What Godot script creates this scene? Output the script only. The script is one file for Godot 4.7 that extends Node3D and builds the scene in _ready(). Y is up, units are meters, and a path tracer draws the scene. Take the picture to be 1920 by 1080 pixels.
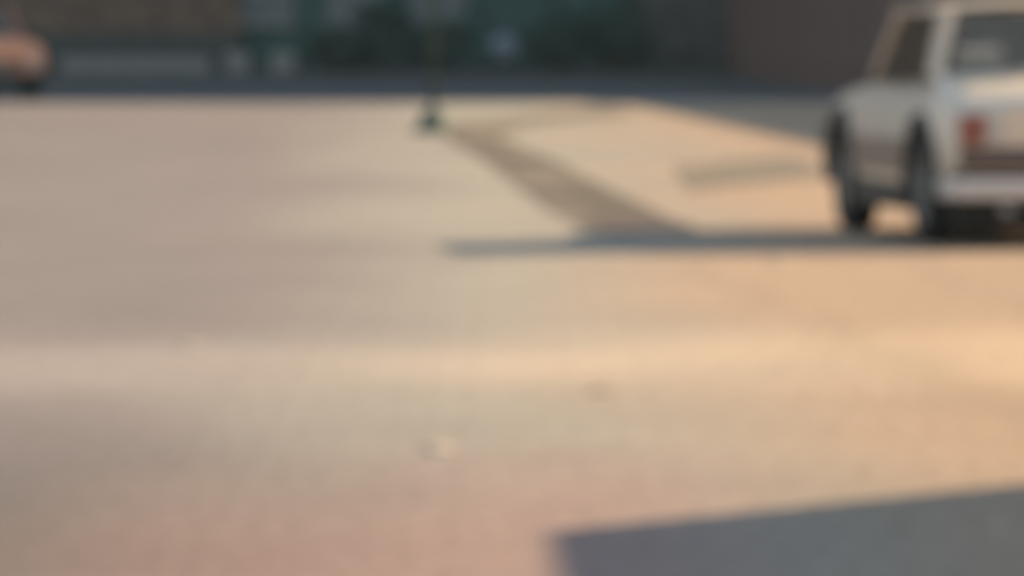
extends Node3D

# ---------------------------------------------------------------- helpers
var M := {}
var used_names := {}
var grain := FastNoiseLite.new()
var drift := FastNoiseLite.new()

func numbered(called: String) -> String:
	var n: int = used_names.get(called, 0)
	used_names[called] = n + 1
	return called if n == 0 else "%s_%03d" % [called, n]

func tag(o: Node, label: String, category := "", group := "", kind := "") -> void:
	if label: o.set_meta("label", label)
	if category: o.set_meta("category", category)
	if group: o.set_meta("group", group)
	if kind: o.set_meta("kind", kind)

func thing(called: String, label: String, category: String, at := Vector3.ZERO, turn := 0.0, group := "") -> Node3D:
	var o := Node3D.new()
	o.name = numbered(called)
	add_child(o)
	o.position = at
	o.rotation.y = turn
	tag(o, label, category, group)
	return o

func tool() -> SurfaceTool:
	var st := SurfaceTool.new()
	st.begin(Mesh.PRIMITIVE_TRIANGLES)
	return st

func obj(called: String, st: SurfaceTool, m: Material, parent: Node = self) -> MeshInstance3D:
	st.generate_normals()
	var o := MeshInstance3D.new()
	o.name = called if parent != self else numbered(called)
	o.mesh = st.commit()
	o.material_override = m
	parent.add_child(o, true)
	return o

func put_mesh(called: String, mesh: Mesh, m: Material, parent: Node) -> MeshInstance3D:
	var o := MeshInstance3D.new()
	o.name = called
	o.mesh = mesh
	o.material_override = m
	parent.add_child(o, true)
	return o

func tri(st: SurfaceTool, a: Vector3, b: Vector3, c: Vector3, ref: Vector3) -> void:
	# front faces run clockwise; turned away from ref
	var n := (c - a).cross(b - a)
	if n.dot((a + b + c) / 3.0 - ref) < 0.0:
		var t := b
		b = c
		c = t
	for v in [a, b, c]:
		st.set_uv(Vector2(v.x, v.y))
		st.add_vertex(v)

func quad(st: SurfaceTool, a: Vector3, b: Vector3, c: Vector3, d: Vector3, ref: Vector3) -> void:
	tri(st, a, b, c, ref)
	tri(st, a, c, d, ref)

func hexa(st: SurfaceTool, p: Array) -> void:
	# eight corners: 0-3 one face going round, 4-7 the opposite one
	st.set_smooth_group(-1)
	var mid := Vector3.ZERO
	for v in p: mid += v
	mid /= 8.0
	for f in [[0, 1, 2, 3], [4, 5, 6, 7], [0, 1, 5, 4], [1, 2, 6, 5], [2, 3, 7, 6], [3, 0, 4, 7]]:
		quad(st, p[f[0]], p[f[1]], p[f[2]], p[f[3]], mid)

func box(st: SurfaceTool, lo: Vector3, hi: Vector3) -> void:
	hexa(st, [Vector3(lo.x, lo.y, lo.z), Vector3(hi.x, lo.y, lo.z), Vector3(hi.x, hi.y, lo.z), Vector3(lo.x, hi.y, lo.z),
		Vector3(lo.x, lo.y, hi.z), Vector3(hi.x, lo.y, hi.z), Vector3(hi.x, hi.y, hi.z), Vector3(lo.x, hi.y, hi.z)])

func soft_box(st: SurfaceTool, lo: Vector3, hi: Vector3, r: float) -> void:
	# a box with chamfered edges: three boxes' hull as one shell of rings
	st.set_smooth_group(-1)
	var mid := (lo + hi) / 2.0
	var rings := []
	for k in [[lo.y, r], [lo.y + r, 0.0], [hi.y - r, 0.0], [hi.y, r]]:
		var i: float = k[1]
		var y: float = k[0]
		rings.append([Vector3(lo.x + i + r, y, lo.z + i), Vector3(hi.x - i - r, y, lo.z + i), Vector3(hi.x - i, y, lo.z + i + r), Vector3(hi.x - i, y, hi.z - i - r),
			Vector3(hi.x - i - r, y, hi.z - i), Vector3(lo.x + i + r, y, hi.z - i), Vector3(lo.x + i, y, hi.z - i - r), Vector3(lo.x + i, y, lo.z + i + r)])
	for a in 3:
		for b in 8:
			quad(st, rings[a][b], rings[a][(b + 1) % 8], rings[a + 1][(b + 1) % 8], rings[a + 1][b], mid)
	for e in [0, 3]:
		var c := Vector3(mid.x, rings[e][0].y, mid.z)
		for b in 8:
			tri(st, c, rings[e][b], rings[e][(b + 1) % 8], mid)

func beam(st: SurfaceTool, a: Vector3, b: Vector3, across: Vector3, thick: Vector3) -> void:
	# a bar from a to b, of the half-sizes given as vectors
	hexa(st, [a - across - thick, a + across - thick, a + across + thick, a - across + thick, b - across - thick, b + across - thick, b + across + thick, b - across + thick])

func lathe(st: SurfaceTool, profile: Array, at: Vector3, axis: Vector3, sides := 24) -> void:
	# profile: Vector2(radius, along axis)
	var u := axis.cross(Vector3.UP if absf(axis.y) < 0.9 else Vector3.RIGHT).normalized()
	var w := axis.cross(u).normalized()
	var mid := Vector3.ZERO
	for p in profile: mid += at + axis * p.y
	mid /= float(profile.size())
	st.set_smooth_group(0)
	for k in profile.size() - 1:
		for i in sides:
			var t0 := TAU * i / sides
			var t1 := TAU * (i + 1) / sides
			var d0 := u * cos(t0) + w * sin(t0)
			var d1 := u * cos(t1) + w * sin(t1)
			var p: Vector2 = profile[k]
			var q: Vector2 = profile[k + 1]
			var a := at + axis * p.y + d0 * p.x
			var b := at + axis * p.y + d1 * p.x
			var c := at + axis * q.y + d1 * q.x
			var d := at + axis * q.y + d0 * q.x
			# away from the axis point that belongs to this ring, or from the middle for the end discs
			var edge := (q - p)
			var out := (d0 + d1).normalized() * edge.y - axis * edge.x
			var ref := (a + b + c + d) / 4.0 - out * 0.1
			if p.x > 1e-5: tri(st, a, b, c, ref)
			if q.x > 1e-5: tri(st, a, c, d, ref)

func mat(color: Color, rough: float, metal := 0.0) -> StandardMaterial3D:
	# color: linear, as measured
	var m := StandardMaterial3D.new()
	m.albedo_color = color.linear_to_srgb()
	m.roughness = rough
	m.metallic = metal
	return m

func noise_tex(freq: float, ramp: Array, octaves := 5, size := 512, kind := FastNoiseLite.TYPE_SIMPLEX_SMOOTH, s := 3) -> NoiseTexture2D:
	var n := FastNoiseLite.new()
	n.noise_type = kind
	n.frequency = freq
	n.fractal_octaves = octaves
	n.seed = s
	var t := NoiseTexture2D.new()
	t.width = size
	t.height = size
	t.seamless = true
	t.noise = n
	var g := Gradient.new()
	g.set_color(0, ramp[0])
	g.set_color(1, ramp[1])
	t.color_ramp = g
	return t

func worn(m: StandardMaterial3D, tex: Texture2D, scale: float, bump: Texture2D = null, depth := 0.0) -> StandardMaterial3D:
	m.albedo_texture = tex
	m.uv1_triplanar = true
	m.uv1_world_triplanar = true
	m.uv1_scale = Vector3.ONE * scale
	if bump:
		m.heightmap_enabled = true
		m.heightmap_texture = bump
		m.heightmap_scale = depth
	return m

func grey(v: float) -> Color:
	return Color(v, v, v)

func smooth(a: float, b: float, x: float) -> float:
	return smoothstep(a, b, x)

# ---------------------------------------------------------------- main
func _ready() -> void:
	# camera: a long lens at standing eye height, focused close by, so that the whole place is soft
	var cam := Camera3D.new()
	cam.name = "camera"
	add_child(cam)
	cam.position = Vector3(0, 1.5, 0)
	cam.rotation.x = -atan(530.0 / 13000.0)
	cam.near = 0.1
	cam.far = 4000.0
	cam.fov = rad_to_deg(2.0 * atan(540.0 / 13000.0))
	var lens := CameraAttributesPhysical.new()
	lens.frustum_focal_length = 12.0 / tan(deg_to_rad(cam.fov) / 2.0)
	lens.frustum_near = 0.1
	lens.frustum_far = 4000.0
	lens.exposure_aperture = 45.0
	lens.frustum_focus_distance = 1.75
	cam.attributes = lens
	cam.current = true

	var env := Environment.new()
	env.background_mode = Environment.BG_SKY
	var sky_mat := ProceduralSkyMaterial.new()
	sky_mat.sky_top_color = Color(0.12, 0.165, 0.215).linear_to_srgb()
	sky_mat.sky_horizon_color = Color(0.30, 0.265, 0.225).linear_to_srgb()
	sky_mat.sky_curve = 0.15
	sky_mat.ground_bottom_color = Color(0.10, 0.085, 0.07).linear_to_srgb()
	sky_mat.ground_horizon_color = Color(0.16, 0.15, 0.14).linear_to_srgb()
	sky_mat.sun_angle_max = 30.0
	var sky := Sky.new()
	sky.sky_material = sky_mat
	env.sky = sky
	env.tonemap_mode = Environment.TONE_MAPPER_LINEAR
	env.tonemap_exposure = 2.7
	env.fog_enabled = true
	env.fog_density = 0.0002
	env.fog_light_color = Color(0.82, 0.95, 1.0)
	env.sdfgi_enabled = true
	env.ssao_enabled = true
	env.ssil_enabled = true
	var we := WorldEnvironment.new()
	we.name = "world_environment"
	we.environment = env
	add_child(we)

	# low sun behind the scene on the right
	var sun := DirectionalLight3D.new()
	sun.name = "sun"
	sun.light_energy = 1.15
	sun.light_color = Color(1.0, 0.73, 0.44).linear_to_srgb()
	sun.light_angular_distance = 0.5
	sun.shadow_enabled = true
	add_child(sun)
	var az := Vector2(1.0, 0.65).normalized()
	var el := deg_to_rad(22.4)
	sun.look_at_from_position(Vector3.ZERO, -Vector3(az.x * cos(el), sin(el), -az.y * cos(el)), Vector3.UP)

	grain.seed = 5
	grain.frequency = 0.9
	grain.fractal_octaves = 4
	drift.seed = 11
	drift.frequency = 0.22
	drift.fractal_octaves = 4
	make_materials()
	make_ground()
	make_background()
	make_cars()
	make_small_things()

func make_materials() -> void:
	var speck := noise_tex(0.02, [Color(0.72, 0.71, 0.70), Color(1, 1, 1)], 6, 1024)
	var lump := noise_tex(0.05, [Color(0, 0, 0), Color(1, 1, 1)], 5, 512, FastNoiseLite.TYPE_SIMPLEX, 8)
	var blotch := noise_tex(0.008, [Color(0.62, 0.61, 0.6), Color(1, 1, 1)], 5, 1024, FastNoiseLite.TYPE_SIMPLEX_SMOOTH, 21)
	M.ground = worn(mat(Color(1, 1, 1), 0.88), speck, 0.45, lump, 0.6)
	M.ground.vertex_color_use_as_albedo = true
	M.asphalt = worn(mat(Color(0.12, 0.135, 0.15), 0.9), speck, 0.5, lump, 0.5)
	var mottle := noise_tex(0.012, [Color(0.25, 0.24, 0.23), Color(1, 1, 1)], 4, 512, FastNoiseLite.TYPE_SIMPLEX, 40)
	M.patch = worn(mat(Color(0.34, 0.29, 0.23), 0.9), mottle, 0.09, lump, 0.5)
	M.pale_patch = worn(mat(Color(0.27, 0.23, 0.185), 0.9), speck, 0.6, lump, 0.5)
	M.stain = worn(mat(Color(0.15, 0.115, 0.095), 0.7), speck, 0.7)
	M.pavement = worn(mat(Color(0.14, 0.16, 0.175), 0.9), speck, 0.5, lump, 0.5)
	M.kerb = worn(mat(Color(0.2, 0.21, 0.21), 0.85), speck, 0.7)
	M.brown_plaster = worn(mat(Color(0.33, 0.225, 0.165), 0.9), blotch, 0.25, lump, 0.5)
	M.green_plaster = worn(mat(Color(0.095, 0.2, 0.19), 0.9), blotch, 0.25, lump, 0.5)
	M.dark_plaster = worn(mat(Color(0.185, 0.18, 0.165), 0.9), blotch, 0.25, lump, 0.5)
	M.wall_brown = worn(mat(Color(0.35, 0.225, 0.19), 0.92), blotch, 0.3, lump, 0.6)
	M.plinth = worn(mat(Color(0.14, 0.155, 0.15), 0.9), blotch, 0.4)
	M.concrete = worn(mat(Color(0.50, 0.51, 0.46), 0.9), blotch, 0.6, lump, 0.4)
	M.roofing = mat(Color(0.12, 0.1, 0.09), 0.85)
	M.frame = mat(Color(0.24, 0.27, 0.27), 0.6)
	M.pane = mat(Color(0.05, 0.06, 0.065), 0.08)
	M.pane.metallic_specular = 0.8
	M.shutter = mat(Color(0.2, 0.23, 0.23), 0.6)
	M.leaf = mat(Color(0.035, 0.095, 0.08), 0.6)
	M.leaf.backlight_enabled = true
	M.leaf.backlight = Color(0.03, 0.06, 0.04)
	M.stem = mat(Color(0.09, 0.075, 0.055), 0.9)
	M.post = mat(Color(0.035, 0.06, 0.052), 0.9)
	M.post_foot = mat(Color(0.12, 0.16, 0.13), 0.9)
	M.lamp_glass = mat(Color(0.6, 0.6, 0.55), 0.3)
	M.disc = mat(Color(0.22, 0.27, 0.31), 0.5)
	M.stone = worn(mat(Color(0.62, 0.52, 0.42), 0.9), speck, 2.0)
	M.dark_stone = worn(mat(Color(0.2, 0.16, 0.14), 0.9), speck, 2.0)
	M.paper = mat(Color(0.54, 0.47, 0.39), 0.9)
	M.dry_leaf = mat(Color(0.25, 0.17, 0.12), 0.9)
	M.rubber = mat(Color(0.022, 0.022, 0.021), 0.85)
	M.trim = mat(Color(0.035, 0.034, 0.032), 0.6)
	M.shade_band = mat(Color(0.13, 0.10, 0.09), 0.6)
	M.cladding = mat(Color(0.33, 0.24, 0.185), 0.6)
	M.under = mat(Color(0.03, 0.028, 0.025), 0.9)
	M.rim = mat(Color(0.25, 0.24, 0.23), 0.5, 0.3)
	M.chrome = mat(Color(0.8, 0.74, 0.69), 0.45, 0.1)
	M.red_lens = mat(Color(0.32, 0.10, 0.08), 0.25)
	M.amber_lens = mat(Color(0.55, 0.2, 0.03), 0.25)
	M.clear_lens = mat(Color(0.6, 0.6, 0.58), 0.2)
	M.plate = mat(Color(0.55, 0.54, 0.5), 0.5)
	M.seat = mat(Color(0.10, 0.085, 0.07), 0.9)
	M.dash = mat(Color(0.05, 0.045, 0.04), 0.8)
	M.glass = mat(Color(0.10, 0.12, 0.125), 0.05)
	M.glass.transparency = BaseMaterial3D.TRANSPARENCY_ALPHA
	M.glass.albedo_color.a = 0.42
	M.side_glass = M.glass.duplicate()
	M.side_glass.albedo_color = Color(0.03, 0.035, 0.035, 0.55)
	M.white_paint = car_paint(Color(0.80, 0.69, 0.56))
	M.orange_paint = car_paint(Color(0.95, 0.36, 0.17))
	M.caster_wall = mat(Color(0.4, 0.4, 0.38), 0.7)
	M.cushion = mat(Color(0.75, 0.66, 0.54), 0.9)

func car_paint(c: Color) -> StandardMaterial3D:
	var m := mat(c, 0.42)
	m.clearcoat_enabled = true
	m.clearcoat = 0.5
	m.clearcoat_roughness = 0.12
	return m

# ---------------------------------------------------------------- ground
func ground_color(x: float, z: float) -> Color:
	# z: metres in front of the camera. Concrete, sun glare painted into its colour: greyer left, warmer right
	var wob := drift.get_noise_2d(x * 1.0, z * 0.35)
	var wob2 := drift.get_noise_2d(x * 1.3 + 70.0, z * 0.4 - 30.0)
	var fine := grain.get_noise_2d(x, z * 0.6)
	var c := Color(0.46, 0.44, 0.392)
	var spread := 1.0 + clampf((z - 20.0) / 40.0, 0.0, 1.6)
	var sun_glare := smooth(-0.3, 1.5, x / spread + wob * 0.7)
	c = c.lerp(Color(0.565, 0.39, 0.265), sun_glare * 0.9)
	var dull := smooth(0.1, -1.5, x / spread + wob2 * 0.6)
	c = c.lerp(Color(0.28, 0.25, 0.265), dull * 0.95)  # left side painted darker, away from the glare
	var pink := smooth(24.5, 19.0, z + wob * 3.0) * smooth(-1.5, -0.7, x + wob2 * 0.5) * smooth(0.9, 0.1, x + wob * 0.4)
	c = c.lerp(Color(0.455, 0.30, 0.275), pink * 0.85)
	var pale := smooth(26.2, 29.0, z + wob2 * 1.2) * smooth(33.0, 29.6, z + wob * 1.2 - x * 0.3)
	c = c.lerp(Color(0.66, 0.57, 0.47).lerp(Color(0.87, 0.655, 0.45), sun_glare).lerp(Color(0.50, 0.45, 0.43), dull), pale * (0.66 + 0.3 * wob))
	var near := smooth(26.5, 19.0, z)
	c = c * (1.0 - 0.06 * near - 0.42 * near * dull)  # vignette-like darkening painted into the near left
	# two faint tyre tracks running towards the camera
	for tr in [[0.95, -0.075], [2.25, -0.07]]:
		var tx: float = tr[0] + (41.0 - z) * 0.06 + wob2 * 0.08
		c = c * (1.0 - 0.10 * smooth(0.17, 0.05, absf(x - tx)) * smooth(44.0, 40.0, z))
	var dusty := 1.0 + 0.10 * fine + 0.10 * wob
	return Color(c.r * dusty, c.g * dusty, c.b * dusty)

func make_ground() -> void:
	var xs := [-2500.0, -800.0, -250.0, -90.0, -45.0, -28.0, -20.0]
	var x := -15.0
	while x <= 15.0:
		xs.append(x)
		x += 0.22
	xs.append_array([20.0, 28.0, 45.0, 90.0, 250.0, 800.0, 2500.0])
	var zs := [-2500.0, -500.0, -100.0, -20.0, 0.0, 8.0]
	var z := 14.0
	while z < 150.0:
		zs.append(z)
		z += 0.12 + z * 0.003
	zs.append_array([160.0, 200.0, 400.0, 1000.0, 3500.0])
	var st := tool()
	st.set_smooth_group(0)
	for zz in zs:
		for xx in xs:
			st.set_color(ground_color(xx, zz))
			st.set_normal(Vector3.UP)
			st.add_vertex(Vector3(xx, 0, -zz))
	var w := xs.size()
	for j in zs.size() - 1:
		for i in w - 1:
			var a := j * w + i
			# clockwise seen from above (z runs away from the camera)
			for k in [a, a + w, a + w + 1, a, a + w + 1, a + 1]:
				st.add_index(k)
	var g := MeshInstance3D.new()
	g.name = "ground"
	g.mesh = st.commit()
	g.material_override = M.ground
	add_child(g)
	tag(g, "pale dusty concrete yard with low sun glare painted into its colour", "", "", "structure")

	# repairs in the concrete, thin sheets with ragged edges
	var a1 := sheet("asphalt_patch", [Vector2(-0.98, 84.0), Vector2(-0.60, 88.5), Vector2(-0.45, 85.0), Vector2(0.33, 68.5), Vector2(1.22, 46.2), Vector2(0.45, 46.0), Vector2(-0.40, 70.5)], M.patch, 0.004)
	tag(a1, "darker asphalt trench repair widening towards the camera", "", "", "structure")
	var a2 := sheet("asphalt_patch", [Vector2(-0.6, 80.5), Vector2(-0.50, 89.0), Vector2(1.5, 104.0), Vector2(1.75, 96.0), Vector2(0.2, 87.0), Vector2(-0.25, 77.0)], M.pale_patch, 0.008)
	tag(a2, "greyish repair strip running back to the right from the green post", "", "", "structure")
	var a3 := sheet("asphalt_patch", [Vector2(1.5, 64.5), Vector2(2.78, 69.5), Vector2(2.95, 61.5), Vector2(1.42, 55.8)], M.pale_patch, 0.004)
	tag(a3, "short greyish repair beside the white car's front", "", "", "structure")
	var a4 := sheet("oil_stain", [Vector2(0.50, 49.0), Vector2(0.98, 50.5), Vector2(1.25, 46.6), Vector2(0.62, 45.4)], M.stain, 0.008)
	tag(a4, "dark oil stain at the near end of the trench repair", "", "", "structure")

	var st2 := tool()
	box(st2, Vector3(-80, -0.2, -137.0), Vector3(80, 0.004, -108.5))
	tag(obj("road", st2, M.asphalt), "dark asphalt road lying in the shade of the buildings", "", "", "structure")
	var st3 := tool()
	box(st3, Vector3(-80, -0.2, -141.0), Vector3(80, 0.13, -137.15))
	tag(obj("pavement", st3, M.pavement), "raised pavement along the building fronts", "", "", "structure")
	var st4 := tool()
	box(st4, Vector3(-80, -0.2, -137.148), Vector3(80, 0.135, -136.99))
	tag(obj("kerb", st4, M.kerb), "kerb stone line between road and pavement", "", "", "structure")

func sheet(called: String, pts: Array, m: Material, y: float) -> MeshInstance3D:
	var poly := PackedVector2Array()
	for i in pts.size():
		var a: Vector2 = pts[i]
		var b: Vector2 = pts[(i + 1) % pts.size()]
		var n := int(maxf(3.0, a.distance_to(b) / 0.6))
		for k in n:
			var p := a.lerp(b, float(k) / n)
			var r := grain.get_noise_2d(p.x * 3.0, p.y * 2.0) * 0.08
			poly.append(p + Vector2(r, r * 2.0))
	var idx := Geometry2D.triangulate_polygon(poly)
	var st := tool()
	st.set_smooth_group(0)
	for k in range(0, idx.size(), 3):
		var v := []
		for e in 3:
			v.append(Vector3(poly[idx[k + e]].x, y, -poly[idx[k + e]].y))
		tri(st, v[0], v[1], v[2], Vector3(v[0].x, -100, v[0].z))
	return obj(called, st, m)

# ---------------------------------------------------------------- background
func make_building(label: String, x0: float, x1: float, z: float, depth: float, high: float, m: Material) -> Node3D:
	var b := thing("building", label, "building", Vector3((x0 + x1) / 2.0, 0, -z))
	var w := (x1 - x0) / 2.0
	var st := tool()
	box(st, Vector3(-w, -0.3, -depth), Vector3(w, high, 0))
	obj("wall", st, m, b)
	var r := tool()
	box(r, Vector3(-w + 0.01, high, -depth), Vector3(w - 0.01, high + 0.25, 0.22))
	obj("roof", r, M.roofing, b)
	return b

func add_window(b: Node3D, x: float, y: float, w: float, h: float, bars := 1, m: Material = null) -> void:
	# x relative to the building, y of the sill; front face of the wall at z = 0
	var st := tool()
	var t := 0.07
	box(st, Vector3(x - w / 2, y, 0.002), Vector3(x - w / 2 + t, y + h, 0.06))
	box(st, Vector3(x + w / 2 - t, y, 0.002), Vector3(x + w / 2, y + h, 0.06))
	box(st, Vector3(x - w / 2 + t, y, 0.002), Vector3(x + w / 2 - t, y + t, 0.058))
	box(st, Vector3(x - w / 2 + t, y + h - t, 0.002), Vector3(x + w / 2 - t, y + h, 0.058))
	var f := obj("window", st, M.frame, b)
	for k in bars + 1:
		var px := x - w / 2 + t + (w - 2 * t) * float(k) / (bars + 1)
		var pw := (w - 2 * t) / (bars + 1)
		var p := tool()
		box(p, Vector3(px + 0.02, y + t, 0.004), Vector3(px + pw - 0.02, y + h - t, 0.02))
		obj("pane", p, m if m else M.pane, f)
	var s := tool()
	box(s, Vector3(x - w / 2 - 0.06, y - 0.06, 0.002), Vector3(x + w / 2 + 0.06, y - 0.003, 0.14))
	obj("sill", s, M.concrete, f)

func make_background() -> void:
	var left := make_building("brown plastered building at the far left behind the low wall", -34.0, -5.5, 141.0, 12.0, 25.0, M.brown_plaster)
	var st := tool()
	box(st, Vector3(-14.2, 0.0, 0.002), Vector3(14.2, 0.95, 0.08))
	obj("plinth", st, M.plinth, left)
	var mid := make_building("dark green building with a row of pale windows behind the shrubs", -5.496, 2.5, 141.3, 12.0, 24.6, M.green_plaster)
	for x in [-3.49, -1.73, 0.0]:
		add_window(mid, x, 1.12, 1.1, 1.5, 1, M.shutter)
	var pl := tool()
	box(pl, Vector3(-3.95, 0.0, 0.002), Vector3(3.95, 0.3, 0.05))
	obj("plinth", pl, M.plinth, mid)
	var right := make_building("near-black building at the back behind the brown boundary wall", 2.504, 62.0, 141.1, 12.0, 25.2, M.dark_plaster)
	var pr := tool()
	box(pr, Vector3(-29.5, 0.0, 0.002), Vector3(29.5, 0.4, 0.05))
	obj("plinth", pr, M.plinth, right)

	# tall block outside the frame on the right: its shade lies on the yard beside the white car
	var side := thing("building", "tall block beyond the right edge whose shade lies beside the white car", "building", Vector3(28.3, 0, -107.6), 0.047)
	var sd := tool()
	box(sd, Vector3(-5.4, -0.3, -24.0), Vector3(7.0, 10.0, 26.0))
	obj("wall", sd, M.brown_plaster, side)
	var sr := tool()
	box(sr, Vector3(-5.45, 10.002, -24.05), Vector3(7.05, 10.1, 26.05))
	obj("roof", sr, M.roofing, side)

	# boundary wall that comes forward on the right
	var p0 := Vector3(4.5, 0, -140.8)
	var p1 := Vector3(6.9, 0, -108.0)
	var bw := thing("boundary_wall", "dark reddish brown boundary wall running forward behind the white car", "wall", p0)
	var dir := (p1 - p0)
	var n := dir.cross(Vector3.UP).normalized()
	var wt := tool()
	beam(wt, Vector3(0, 1.3, 0), dir + Vector3(0, 1.3, 0), Vector3(0, 1.3, 0), n * 0.12)
	obj("wall", wt, M.wall_brown, bw)
	var cp := tool()
	beam(cp, Vector3(0, 2.65, 0), dir + Vector3(0, 2.65, 0), Vector3(0, 0.048, 0), n * 0.18)
	obj("coping", cp, M.plinth, bw)
	for k in 4:
		var pp := tool()
		var c := dir * (0.04 + 0.92 * k / 3.0)
		beam(pp, c, c + Vector3(0, 2.597, 0), dir.normalized() * 0.22, n * 0.15)
		obj("pier", pp, M.wall_brown, bw)

	# low pale wall in front of the brown building, and two blocks
	var lw := thing("low_wall", "low pale concrete wall along the pavement by the brown building", "wall", Vector3(-7.55, 0.13, -139.2))
	var lt := tool()
	soft_box(lt, Vector3(-1.5, 0.0, -0.15), Vector3(1.5, 0.36, 0.15), 0.03)
	obj("wall", lt, M.concrete, lw)
	var lc := tool()
	soft_box(lc, Vector3(-1.53, 0.363, -0.19), Vector3(1.53, 0.42, 0.19), 0.02)
	obj("coping", lc, M.kerb, lw)
	var names := ["pale concrete block on the pavement nearest the low wall", "pale concrete block on the pavement beside the dark shrubs"]
	for k in 2:
		var cb := tool()
		soft_box(cb, Vector3(-0.24, 0, -0.2), Vector3(0.24, 0.42, 0.2), 0.04)
		var o := obj("concrete_block", cb, M.concrete)
		o.position = Vector3([-5.5, -4.58][k], 0.13, -139.0)
		o.rotation.y = [0.1, -0.06][k]
		tag(o, names[k], "concrete block", "concrete blocks on the pavement")

	# shrubs along the green building
	var rng := RandomNumberGenerator.new()
	rng.seed = 7
	var spots := [[-3.55, 1.0, 0.75], [-2.55, 1.5, 0.95], [-1.4, 1.2, 0.9], [0.95, 1.45, 0.95], [2.2, 1.7, 1.0]]
	var words := ["low dark shrub next to the concrete blocks", "taller dark shrub under the middle window", "broad dark shrub behind the green post", "dark shrub just right of the round disc sign", "dark shrub at the corner of the boundary wall"]
	for k in spots.size():
		shrub(Vector3(spots[k][0], 0.13, -139.6), spots[k][1], spots[k][2], rng, words[k])

	# a round pale sign on a short post
	var sg := thing("round_sign", "small round blue-grey disc on a short post before the dark building", "sign", Vector3(-0.16, 0.13, -138.8))
	var pt := tool()
	lathe(pt, [Vector2(0, 0), Vector2(0.03, 0), Vector2(0.03, 0.86), Vector2(0, 0.86)], Vector3.ZERO, Vector3.UP, 12)
	obj("post", pt, M.post, sg)
	var ds := tool()
	lathe(ds, [Vector2(0, -0.012), Vector2(0.25, -0.012), Vector2(0.265, 0.0), Vector2(0.25, 0.012), Vector2(0, 0.012)], Vector3(0, 0.55, 0.05), Vector3(0, 0, 1), 28)
	obj("disc", ds, M.disc, sg)

	# green lamp post standing in the yard
	var lp := thing("lamp_post", "dark green post with a flared foot standing at the yard's edge", "lamp post", Vector3(-0.93, 0, -81.5))
	var bt := tool()
	lathe(bt, [Vector2(0, 0), Vector2(0.24, 0), Vector2(0.24, 0.05), Vector2(0.17, 0.10), Vector2(0.13, 0.24), Vector2(0.07, 0.30), Vector2(0, 0.30)], Vector3.ZERO, Vector3.UP, 20)
	obj("foot", bt, M.post_foot, lp)
	var sh := tool()
	lathe(sh, [Vector2(0, 0.295), Vector2(0.035, 0.295), Vector2(0.028, 4.6), Vector2(0, 4.6)], Vector3.ZERO, Vector3.UP, 16)
	obj("shaft", sh, M.post, lp)
	var ln := tool()
	lathe(ln, [Vector2(0, 4.6), Vector2(0.12, 4.62), Vector2(0.2, 5.0), Vector2(0, 5.0)], Vector3.ZERO, Vector3.UP, 8)
	obj("lantern", ln, M.lamp_glass, lp)
	var cp2 := tool()
	lathe(cp2, [Vector2(0, 5.002), Vector2(0.25, 5.002), Vector2(0.05, 5.18), Vector2(0, 5.2)], Vector3.ZERO, Vector3.UP, 8)
	obj("cap", cp2, M.post, lp)

func shrub(at: Vector3, high: float, r: float, rng: RandomNumberGenerator, label: String) -> void:
	var s := thing("shrub", label, "shrub", at, rng.randf() * TAU, "shrubs along the green building")
	var st := tool()
	for k in 9:
		var a := TAU * k / 9.0 + rng.randf_range(-0.3, 0.3)
		var tip := Vector3(cos(a) * r * 0.6, high * rng.randf_range(0.6, 0.9), sin(a) * r * 0.6)
		beam(st, Vector3(cos(a) * 0.06, -0.05, sin(a) * 0.06), tip, Vector3(0.012, 0, 0), Vector3(0, 0, 0.012))
	obj("stem", st, M.stem, s)
	var lf := tool()
	lf.set_smooth_group(-1)
	var clumps := []
	for k in 16:
		var d := Vector3(rng.randfn(), rng.randfn(), rng.randfn()).normalized()
		clumps.append(Vector3(d.x * r * 0.62, high * 0.5 + d.y * high * 0.36, d.z * r * 0.62))
	for k in 1500:
		var c: Vector3 = clumps[rng.randi() % clumps.size()]
		var d := Vector3(rng.randfn(), rng.randfn(), rng.randfn()).normalized()
		var p := c + d * rng.randf_range(0.5, 1.0) * 0.34 * r
		p.y = maxf(p.y, 0.03)
		var u := Vector3(rng.randfn(), rng.randfn() * 0.5, rng.randfn()).normalized()
		var v := u.cross(d).normalized()
		var l := rng.randf_range(0.05, 0.09)
		quad(lf, p - u * l, p - v * l * 0.45, p + u * l, p + v * l * 0.45, p - d)
	var o := obj("foliage", lf, M.leaf, s)
	o.set_meta("kind", "stuff")

# ---------------------------------------------------------------- cars
func wheel(parent: Node3D, at: Vector3, out: float, r: float, w: float) -> void:
	var axis := Vector3(out, 0, 0)
	var h := w / 2.0
	var t := tool()
	lathe(t, [Vector2(0, -h), Vector2(r * 0.62, -h), Vector2(r * 0.93, -h * 0.92), Vector2(r, -h * 0.6), Vector2(r, h * 0.6), Vector2(r * 0.93, h * 0.95), Vector2(r * 0.68, h), Vector2(r * 0.62, h * 0.8)], Vector3.ZERO, axis, 32)
	var ty := obj("wheel", t, M.rubber, parent)
	ty.position = at
	var m := tool()
	lathe(m, [Vector2(r * 0.64, h * 0.82), Vector2(r * 0.6, h * 0.9), Vector2(r * 0.52, h * 0.55), Vector2(r * 0.30, h * 0.62), Vector2(r * 0.2, h * 0.95), Vector2(0, h * 1.0)], Vector3.ZERO, axis, 28)
	obj("rim", m, M.rim, ty)

func prof(pts: Array, z: float) -> float:
	for k in pts.size() - 1:
		if z <= pts[k + 1].x:
			var f := clampf((z - pts[k].x) / (pts[k + 1].x - pts[k].x), 0.0, 1.0)
			return lerpf(pts[k].y, pts[k + 1].y, f)
	return pts[-1].y

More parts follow.
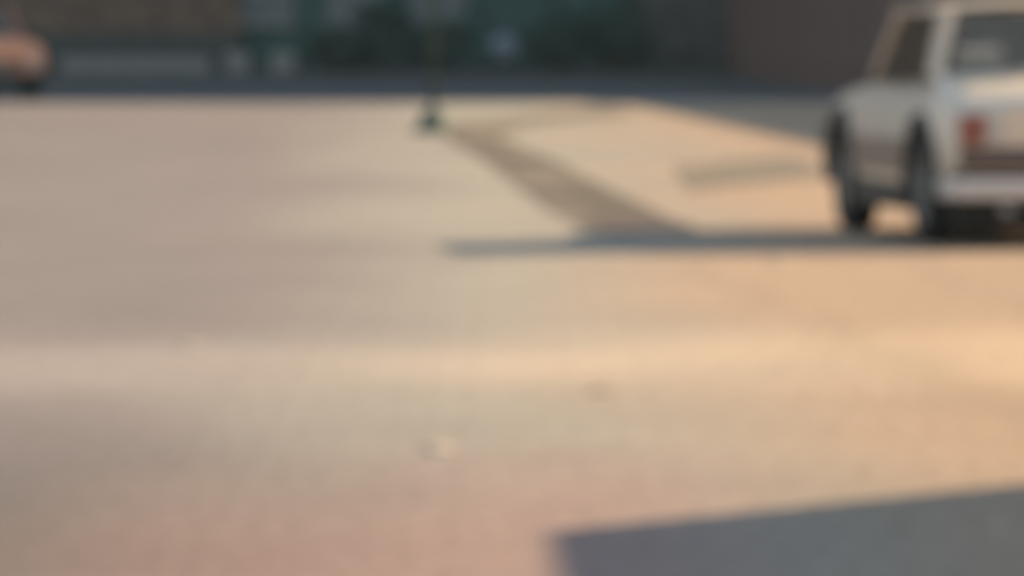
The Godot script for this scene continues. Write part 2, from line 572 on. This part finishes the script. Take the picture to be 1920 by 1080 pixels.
func side_pair(called: String, parent: Node3D, m: Material, shape: Callable) -> void:
	for s in [-1.0, 1.0]:
		var st := tool()
		shape.call(st, s)
		obj(called, st, m, parent)

func make_car(label: String, at: Vector3, turn: float, paint: Material, bumper: Material) -> Node3D:
	# three-box saloon; forward is -z, 4.35 m long, 1.64 m wide, 1.48 m high
	var car := thing("parked_car", label, "car", at, turn)
	var deck := [Vector2(-2.4, 0.66), Vector2(-2.37, 0.76), Vector2(-2.30, 0.82), Vector2(-2.05, 0.91), Vector2(-1.1, 1.0), Vector2(-0.2, 1.02), Vector2(0.7, 1.04), Vector2(1.12, 1.085), Vector2(1.5, 1.02), Vector2(1.8, 0.95), Vector2(1.90, 0.91), Vector2(1.95, 0.84)]
	var zf := -1.62
	var zr := 1.17
	var arch := 0.43
	var rows := []
	var n := 90
	for i in n + 1:
		var z := -2.4 + 4.35 * i / n
		var h := prof(deck, z)
		var w := 0.82
		if absf(z + 0.225) > 1.5: w -= 0.085 * pow((absf(z + 0.225) - 1.5) / 0.675, 2.0)
		var yb := 0.34
		if z > 1.7: yb = lerpf(0.34, 0.47, clampf((z - 1.7) / 0.15, 0, 1))
		if z < -2.15: yb = lerpf(0.34, 0.42, clampf((-2.15 - z) / 0.15, 0, 1))
		for c in [zf, zr]:
			var dz: float = z - c
			if absf(dz) < arch: yb = maxf(yb, 0.35 + sqrt(arch * arch - dz * dz))
		var ring := []
		var sec := [[0.965, 0.34], [0.98, 0.38], [0.995, 0.46], [1.0, 0.58], [1.0, 0.69], [0.985, 0.80], [0.955, 0.89], [0.915, 0.955]]
		var least := yb
		for k in sec.size():
			var y: float = maxf(sec[k][1] if k else yb, least)
			y = minf(y, h - 0.045 + 0.004 * k)
			ring.append(Vector3(w * sec[k][0], y, z))
			least = y + 0.006
		ring.append(Vector3(w * 0.85, h - 0.008, z))
		ring.append(Vector3(w * 0.70, h + 0.006, z))
		ring.append(Vector3(w * 0.35, h + 0.018, z))
		ring.append(Vector3(0, h + 0.022, z))
		rows.append(ring)
	var st := tool()
	st.set_smooth_group(0)
	for i in n:
		for k in rows[0].size() - 1:
			for s in [1.0, -1.0]:
				var q := []
				for v in [rows[i][k], rows[i + 1][k], rows[i + 1][k + 1], rows[i][k + 1]]:
					q.append(Vector3(v.x * s, v.y, v.z))
				var c: Vector3 = (q[0] + q[2]) / 2.0
				quad(st, q[0], q[1], q[2], q[3], Vector3(c.x * 0.4, 0.45, c.z * 0.97))
	st.set_smooth_group(-1)
	for e in [0, n]:
		var ring: Array = rows[e]
		for k in ring.size() - 1:
			var a: Vector3 = ring[k]
			var b: Vector3 = ring[k + 1]
			quad(st, a, b, Vector3(-b.x, b.y, b.z), Vector3(-a.x, a.y, a.z), Vector3(0, a.y, 0))
	var body := obj("body", st, paint, car)

	# wheel wells and the dark underside
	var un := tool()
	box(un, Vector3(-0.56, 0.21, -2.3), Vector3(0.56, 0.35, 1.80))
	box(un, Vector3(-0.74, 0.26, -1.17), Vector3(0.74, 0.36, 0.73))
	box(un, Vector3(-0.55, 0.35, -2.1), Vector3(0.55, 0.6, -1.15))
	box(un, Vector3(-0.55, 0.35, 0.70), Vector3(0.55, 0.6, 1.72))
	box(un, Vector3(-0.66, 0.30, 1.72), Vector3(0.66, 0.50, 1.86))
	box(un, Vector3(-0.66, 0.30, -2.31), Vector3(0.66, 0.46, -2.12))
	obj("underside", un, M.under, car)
	for s in [-1.0, 1.0]:
		var sl := tool()
		soft_box(sl, Vector3(s * 0.79 - 0.03, 0.20, -1.12), Vector3(s * 0.79 + 0.03, 0.37, 0.68), 0.012)
		obj("side_sill", sl, M.trim, car)
		for c in [zf, zr]:
			var wl := tool()
			wl.set_smooth_group(0)
			for k in 16:
				var t0 := PI * k / 16.0
				var t1 := PI * (k + 1) / 16.0
				var a := Vector3(0, 0.35 + sin(t0) * 0.427, c + cos(t0) * 0.427)
				var b := Vector3(0, 0.35 + sin(t1) * 0.427, c + cos(t1) * 0.427)
				quad(wl, a + Vector3(s * 0.5, 0, 0), b + Vector3(s * 0.5, 0, 0), b + Vector3(s * 0.775, 0, 0), a + Vector3(s * 0.775, 0, 0), Vector3(s * 0.65, 2.0, c))
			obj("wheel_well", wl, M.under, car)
			var lip := tool()
			lip.set_smooth_group(0)
			for k in 18:
				var t0 := lerpf(-0.08, PI + 0.08, k / 18.0)
				var t1 := lerpf(-0.08, PI + 0.08, (k + 1) / 18.0)
				var d0 := Vector3(0, sin(t0), cos(t0))
				var d1 := Vector3(0, sin(t1), cos(t1))
				var o := Vector3(0, 0.35, c)
				var inn := Vector3(s * 0.80, 0, 0)
				var out := Vector3(s * 0.845, 0, 0)
				quad(lip, o + d0 * 0.425 + out, o + d1 * 0.425 + out, o + d1 * 0.475 + out, o + d0 * 0.475 + out, o)
				quad(lip, o + d0 * 0.475 + out, o + d1 * 0.475 + out, o + d1 * 0.485 + inn, o + d0 * 0.485 + inn, o)
				quad(lip, o + d0 * 0.425 + out, o + d1 * 0.425 + out, o + d1 * 0.42 + inn, o + d0 * 0.42 + inn, o + d0 * 2.0)
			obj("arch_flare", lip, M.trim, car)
	var rv := tool()  # dark box added to fill in the shadow under the tail
	soft_box(rv, Vector3(-0.72, 0.11, 1.60), Vector3(0.72, 0.30, 1.86), 0.03)
	obj("rear_shadow_box", rv, M.under, car)
	var ft := tool()  # dark box added to hide sunlit ground beneath the car
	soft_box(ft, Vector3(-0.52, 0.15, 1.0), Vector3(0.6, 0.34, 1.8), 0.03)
	obj("under_shadow_box", ft, M.under, car)
	for z in [zf, zr]:
		for s in [-1.0, 1.0]:
			wheel(car, Vector3(s * 0.71, 0.345, z), s, 0.345, 0.215)

	# roof, pillars and glass
	var a0 := Vector3(0.72, 1, -1.10)
	var a1 := Vector3(0.60, 1.455, -0.72)
	var c0 := Vector3(0.735, 1.065, 1.16)
	var c1 := Vector3(0.615, 1.475, 1.0)
	var b0 := Vector3(0.742, 1.02, -0.02)
	var b1 := Vector3(0.628, 1.48, 0.0)
	var rf := tool()
	rf.set_smooth_group(0)
	var rn := 10
	for layer in [0.0, -0.03]:
		for i in rn:
			for j in rn:
				var q := []
				for e in [[i, j], [i + 1, j], [i + 1, j + 1], [i, j + 1]]:
					var u: float = float(e[0]) / rn
					var v: float = float(e[1]) / rn * 2.0 - 1.0
					var hw: float = lerpf(a1.x, c1.x, u) + 0.02 * sin(u * PI) + 0.01
					var y: float = 1.46 + 0.012 * u + (0.035 + 0.03 * sin(u * PI)) * (1.0 - v * v) + 0.02 * sin(u * PI) + layer
					q.append(Vector3(hw * v, y, lerpf(-0.75, 1.05, u)))
				quad(rf, q[0], q[1], q[2], q[3], Vector3(0, 0.4 if layer == 0.0 else 3.0, 0.3))
	var ro := obj("roof", rf, paint, car)
	for s in [-1.0, 1.0]:
		var gt := tool()
		beam(gt, Vector3(s * 0.62, 1.46, -0.75), Vector3(s * 0.635, 1.475, 1.05), Vector3(0.012, 0, 0), Vector3(0, 0.018, 0))
		obj("rain_gutter", gt, paint, ro)
	var pr := func(called: String, p: Vector3, q: Vector3, half: float, th: float, m: Material) -> void:
		for s in [-1.0, 1.0]:
			var t := tool()
			beam(t, Vector3(s * p.x, p.y - 0.03, p.z), Vector3(s * q.x, q.y, q.z), Vector3(0, 0, half), Vector3(th, 0, 0))
			obj(called, t, m, car)
	pr.call("front_pillar", a0, a1, 0.028, 0.016, paint)
	pr.call("door_pillar", b0, b1, 0.03, 0.012, M.trim)
	pr.call("rear_pillar", c0 - Vector3(0.02, 0, 0.08), c1 - Vector3(0.02, 0, 0.06), 0.10, 0.035, paint)
	var inset := 0.015
	for s in [-1.0, 1.0]:
		var g := tool()
		var f0 := a0 + Vector3(-inset, 0.0, 0.05)
		var f1 := a1 + Vector3(-inset, 0.0, 0.03)
		var off := Vector3(0, 0, 0.04)
		g.set_smooth_group(-1)
		quad(g, Vector3(s * f0.x, f0.y, f0.z), Vector3(s * (b0.x - inset), b0.y, b0.z - off.z), Vector3(s * (b1.x - inset), b1.y, b1.z - off.z), Vector3(s * f1.x, f1.y, f1.z), Vector3(0, 1.255, 0))
		obj("side_window", g, M.side_glass, car)
		var g2 := tool()
		g2.set_smooth_group(-1)
		quad(g2, Vector3(s * (b0.x - inset), b0.y, b0.z + off.z), Vector3(s * (c0.x - inset), c0.y - 0.02, c0.z - 0.18), Vector3(s * (c1.x - inset), c1.y, c1.z - 0.16), Vector3(s * (b1.x - inset), b1.y, b1.z + off.z), Vector3(0, 1.255, 0))
		obj("side_window", g2, M.side_glass, car)
		var bl := tool()
		beam(bl, Vector3(s * 0.735, 1.01, -1.06), Vector3(s * 0.748, 1.045, 1.1), Vector3(0.014, 0, 0), Vector3(0, 0.014, 0))
		obj("window_trim", bl, M.trim, car)
	var wsg := tool()
	wsg.set_smooth_group(-1)
	quad(wsg, Vector3(-0.69, 1.01, -1.11), Vector3(0.69, 1.01, -1.11), Vector3(0.58, 1.46, -0.74), Vector3(-0.58, 1.46, -0.74), Vector3(0, 1.055, 0.3))
	obj("windscreen", wsg, M.glass, car)
	var rw := tool()
	rw.set_smooth_group(-1)
	quad(rw, Vector3(-0.64, 1.09, 1.15), Vector3(0.64, 1.09, 1.15), Vector3(0.55, 1.475, 1.03), Vector3(-0.55, 1.475, 1.03), Vector3(0, 1.055, 0.3))
	obj("rear_window", rw, M.glass, car)
	var rs := tool()
	beam(rs, Vector3(-0.66, 1.085, 1.165), Vector3(0.66, 1.085, 1.165), Vector3(0, 0.014, 0), Vector3(0, 0, 0.014))
	obj("rear_window_seal", rs, M.trim, car)

	# cabin
	for s in [-1.0, 1.0]:
		var se := tool()
		soft_box(se, Vector3(s * 0.33 - 0.22, 0.32, -0.55), Vector3(s * 0.33 + 0.22, 0.52, -0.05), 0.05)
		soft_box(se, Vector3(s * 0.33 - 0.21, 0.5, -0.10), Vector3(s * 0.33 + 0.21, 1.115, 0.04), 0.05)
		soft_box(se, Vector3(s * 0.33 - 0.12, 1.135, -0.07), Vector3(s * 0.33 + 0.12, 1.295, 0.02), 0.04)
		obj("front_seat", se, M.seat, car)
	var bs := tool()
	soft_box(bs, Vector3(-0.62, 0.32, 0.45), Vector3(0.62, 0.52, 0.92), 0.05)
	soft_box(bs, Vector3(-0.62, 0.5, 0.84), Vector3(0.62, 1.115, 0.99), 0.05)
	obj("rear_seat", bs, M.seat, car)
	for s in [-1.0, 1.0]:
		var hr := tool()
		soft_box(hr, Vector3(s * 0.36 - 0.15, 1.095, 0.86), Vector3(s * 0.36 + 0.15, 1.245, 0.97), 0.04)
		obj("headrest", hr, M.seat, car)
	var ps := tool()
	box(ps, Vector3(-0.64, 1.035, 0.99), Vector3(0.64, 1.067, 1.12))
	obj("parcel_shelf", ps, M.seat, car)
	var da := tool()
	soft_box(da, Vector3(-0.66, 0.66, -1.10), Vector3(0.66, 0.985, -0.80), 0.04)
	obj("dashboard", da, M.dash, car)
	var sw := tool()
	lathe(sw, [Vector2(0.16, 0), Vector2(0.18, 0.012), Vector2(0.19, 0), Vector2(0.18, -0.012), Vector2(0.16, 0)], Vector3(-0.33, 0.975, -0.66), Vector3(0, 0.5, 0.86), 24)
	obj("steering_wheel", sw, M.dash, car)

	# bumpers, lights, plates, handles, mirrors
	for e in [1.0, -1.0]:
		var bp := tool()
		soft_box(bp, Vector3(-0.78, 0.30, 1.90), Vector3(0.78, 0.43, 2.0), 0.025)
		soft_box(bp, Vector3(-0.80, 0.302, 1.62), Vector3(-0.775, 0.428, 1.95), 0.01)
		soft_box(bp, Vector3(0.775, 0.302, 1.62), Vector3(0.80, 0.428, 1.95), 0.01)
		var bo := obj("bumper", bp, bumper, car)
		if e < 0:
			bo.rotation.y = PI
			bo.position.z = -0.45
		var np := tool()
		box(np, Vector3(-0.25, 0.60, 1.952), Vector3(0.25, 0.72, 1.962))
		var no := obj("number_plate", np, M.plate, car)
		if e < 0:
			no.rotation.y = PI
			no.position = Vector3(0, -0.14, -0.45)
	side_pair("tail_light", car, M.red_lens, func(t, s): soft_box(t, Vector3(s * 0.64 - 0.085, 0.64, 1.93), Vector3(s * 0.64 + 0.085, 0.83, 1.97), 0.012))
	side_pair("reversing_light", car, M.clear_lens, func(t, s): soft_box(t, Vector3(s * 0.49 - 0.055, 0.65, 1.93), Vector3(s * 0.49 + 0.055, 0.82, 1.966), 0.01))
	side_pair("headlight", car, M.clear_lens, func(t, s): lathe(t, [Vector2(0, -0.05), Vector2(0.095, -0.05), Vector2(0.095, 0.01), Vector2(0.07, 0.03), Vector2(0, 0.036)], Vector3(s * 0.55, 0.57, -2.40), Vector3(0, 0, -1), 22))
	side_pair("indicator", car, M.amber_lens, func(t, s): soft_box(t, Vector3(s * 0.66 - 0.04, 0.44, -2.42), Vector3(s * 0.66 + 0.04, 0.50, -2.38), 0.01))
	side_pair("corner_guard", car, M.trim, func(t, s): soft_box(t, Vector3(s * 0.765 - 0.045, 0.40, -2.40), Vector3(s * 0.765 + 0.045, 0.70, -2.12), 0.02))
	var rm := tool()  # dark strip that paints in the shade low on the rear panel
	soft_box(rm, Vector3(-0.72, 0.485, 1.945), Vector3(0.72, 0.625, 1.972), 0.01)
	obj("rear_shade_band", rm, M.shade_band, car)
	var gr := tool()
	for k in 5:
		box(gr, Vector3(-0.40, 0.475 + 0.035 * k, -2.415), Vector3(0.40, 0.492 + 0.035 * k, -2.402))
	obj("grille", gr, M.trim, car)
	for z in [-0.18, 0.68]:
		for s in [-1.0, 1.0]:
			var dh := tool()
			soft_box(dh, Vector3(s * 0.815 - 0.016, 0.775, z - 0.075), Vector3(s * 0.815 + 0.016, 0.80, z + 0.075), 0.008)
			obj("door_handle", dh, M.chrome, body)
	for s in [-1.0, 1.0]:
		for z in [-1.02, -0.02, 0.62]:
			var dl := tool()
			box(dl, Vector3(s * 0.818 - 0.004, 0.44, z - 0.004), Vector3(s * 0.818 + 0.004, 0.70, z + 0.004))
			obj("door_seam", dl, M.trim, body)
		var sm := tool()
		soft_box(sm, Vector3(s * 0.822 - 0.012, 0.44, -1.10), Vector3(s * 0.822 + 0.012, 0.65, 0.66), 0.006)
		obj("side_cladding", sm, M.cladding, body)
		if s > 0.0:
			var mr := tool()
			soft_box(mr, Vector3(s * 0.86 - 0.075, 1.04, -0.92), Vector3(s * 0.86 + 0.075, 1.15, -0.86), 0.02)
			beam(mr, Vector3(s * 0.73, 1.02, -0.88), Vector3(s * 0.80, 1.08, -0.89), Vector3(0, 0.012, 0), Vector3(0, 0, 0.012))
			obj("wing_mirror", mr, M.trim, car)
	var ex := tool()
	lathe(ex, [Vector2(0, -0.2), Vector2(0.03, -0.2), Vector2(0.03, 0.1), Vector2(0.022, 0.1), Vector2(0.02, 0.0), Vector2(0, 0.0)], Vector3(-0.42, 0.235, 1.91), Vector3(0, 0, 1), 12)
	obj("exhaust_pipe", ex, M.chrome, car)
	return car

func make_shadow_caster() -> void:
	# eight-sided kiosk added off frame right, shaped to cast the near shadow
	var k := thing("shadow_caster", "eight-sided kiosk added beyond the right edge to cast the near shadow", "shadow_caster", Vector3(8.31, 0, -22.0), deg_to_rad(0.5))
	var r := 2.4 / (2.0 * sin(PI / 8.0))
	var high := 2.6
	var c := []
	for e in 8:
		var t := PI / 8.0 + PI * e / 4.0
		c.append(Vector3(cos(t) * r, 0, sin(t) * r - (0.5 if e in [5, 6] else 0.0)))
	for e in 8:
		var a: Vector3 = c[e]
		var b: Vector3 = c[(e + 1) % 8]
		var n := ((a + b) / 2.0).normalized()
		var d := (b - a).normalized()
		var st := tool()
		hexa(st, [a, b, b * 0.96, a * 0.96, a + Vector3(0, high - 0.1, 0), b + Vector3(0, high - 0.1, 0), b * 0.96 + Vector3(0, high - 0.1, 0), a * 0.96 + Vector3(0, high - 0.1, 0)])
		var w := obj("wall", st, M.caster_wall, k)
		var m := (a + b) / 2.0
		var hp := tool()
		beam(hp, m + n * 0.012 + Vector3(0, 1.0, 0), m + n * 0.012 + Vector3(0, 2.1, 0), d * 0.85, n * 0.01)
		obj("caster_panel", hp, M.shutter, w)
	var rf := tool()
	rf.set_smooth_group(-1)
	for e in 8:
		var a: Vector3 = c[e] * 1.005 + Vector3(0, high - 0.097, 0)
		var b: Vector3 = c[(e + 1) % 8] * 1.005 + Vector3(0, high - 0.097, 0)
		var u := Vector3(0, 0.097, 0)
		quad(rf, a, b, b + u, a + u, Vector3(0, high, 0))
		tri(rf, a + u, b + u, Vector3(0, high + 0.25, 0), Vector3(0, 0, 0))
		tri(rf, a, b, Vector3(0, high - 0.097, 0), Vector3(0, 9, 0))
	obj("roof", rf, M.roofing, k)

func make_cars() -> void:
	make_car("pale beige-white car with red tail light and dark wheel arches at the right edge", Vector3(3.22, 0, -44.8), deg_to_rad(7.5), M.white_paint, M.chrome)
	make_car("orange car in the shade at the far left edge of the yard", Vector3(-8.95, 0, -112.5), deg_to_rad(200.0), M.orange_paint, M.trim)
	make_shadow_caster()
	var ct := tool()
	soft_box(ct, Vector3(-0.16, 0, -0.06), Vector3(0.16, 0.19, 0.06), 0.04)
	var cu := obj("cushion", ct, M.cushion)
	var place := Transform3D(Basis(Vector3.UP, deg_to_rad(7.5)), Vector3(3.22, 0, -44.8)) * Transform3D(Basis.IDENTITY, Vector3(-0.42, 1.069, 1.055))
	cu.transform = place
	tag(cu, "cream cushion behind the rear window of the white car", "cushion")

func make_small_things() -> void:
	var rng := RandomNumberGenerator.new()
	rng.seed = 4
	var spots := [[-1.41, 30.5, 0.06, "pale paper scrap lying on the pale worn strip at left", 1], [1.58, 40.6, 0.08, "pale paper scrap in front of the car's long shadow", 1], [-0.25, 23.4, 0.05, "pale paper scrap in the open middle of the near ground", 1], [0.35, 26.9, 0.05, "dull brown leaf just before the pale worn strip", 0]]
	for s in spots:
		var st := tool()
		st.set_smooth_group(0)
		var n := 14
		var h := []
		for k in n:
			var t := TAU * k / n
			var q := 1.0 + 0.4 * grain.get_noise_2d(cos(t) * 1.5 + s[1], sin(t) * 1.5)
			h.append(Vector3(cos(t) * q * s[2], 0.005 + 0.001 * sin(3.0 * t + s[1]), sin(t) * q * s[2] * 2.2))
		for k in n:
			tri(st, Vector3(0, 0.0055, 0), h[k], h[(k + 1) % n], Vector3(0, -9, 0))
			tri(st, Vector3(0, 0.002, 0), h[k] - Vector3(0, 0.003, 0), h[(k + 1) % n] - Vector3(0, 0.003, 0), Vector3(0, 9, 0))
			quad(st, h[k], h[(k + 1) % n], h[(k + 1) % n] - Vector3(0, 0.002, 0), h[k] - Vector3(0, 0.003, 0), Vector3.ZERO)
		var o := obj("paper_scrap" if s[4] else "leaf", st, M.paper if s[4] else M.dry_leaf)
		o.position = Vector3(s[0], 0, -s[1])
		o.rotation.y = rng.randf_range(-0.5, 0.5)
		tag(o, s[3], "paper scrap" if s[4] else "leaf", "paper scraps on the yard" if s[4] else "")
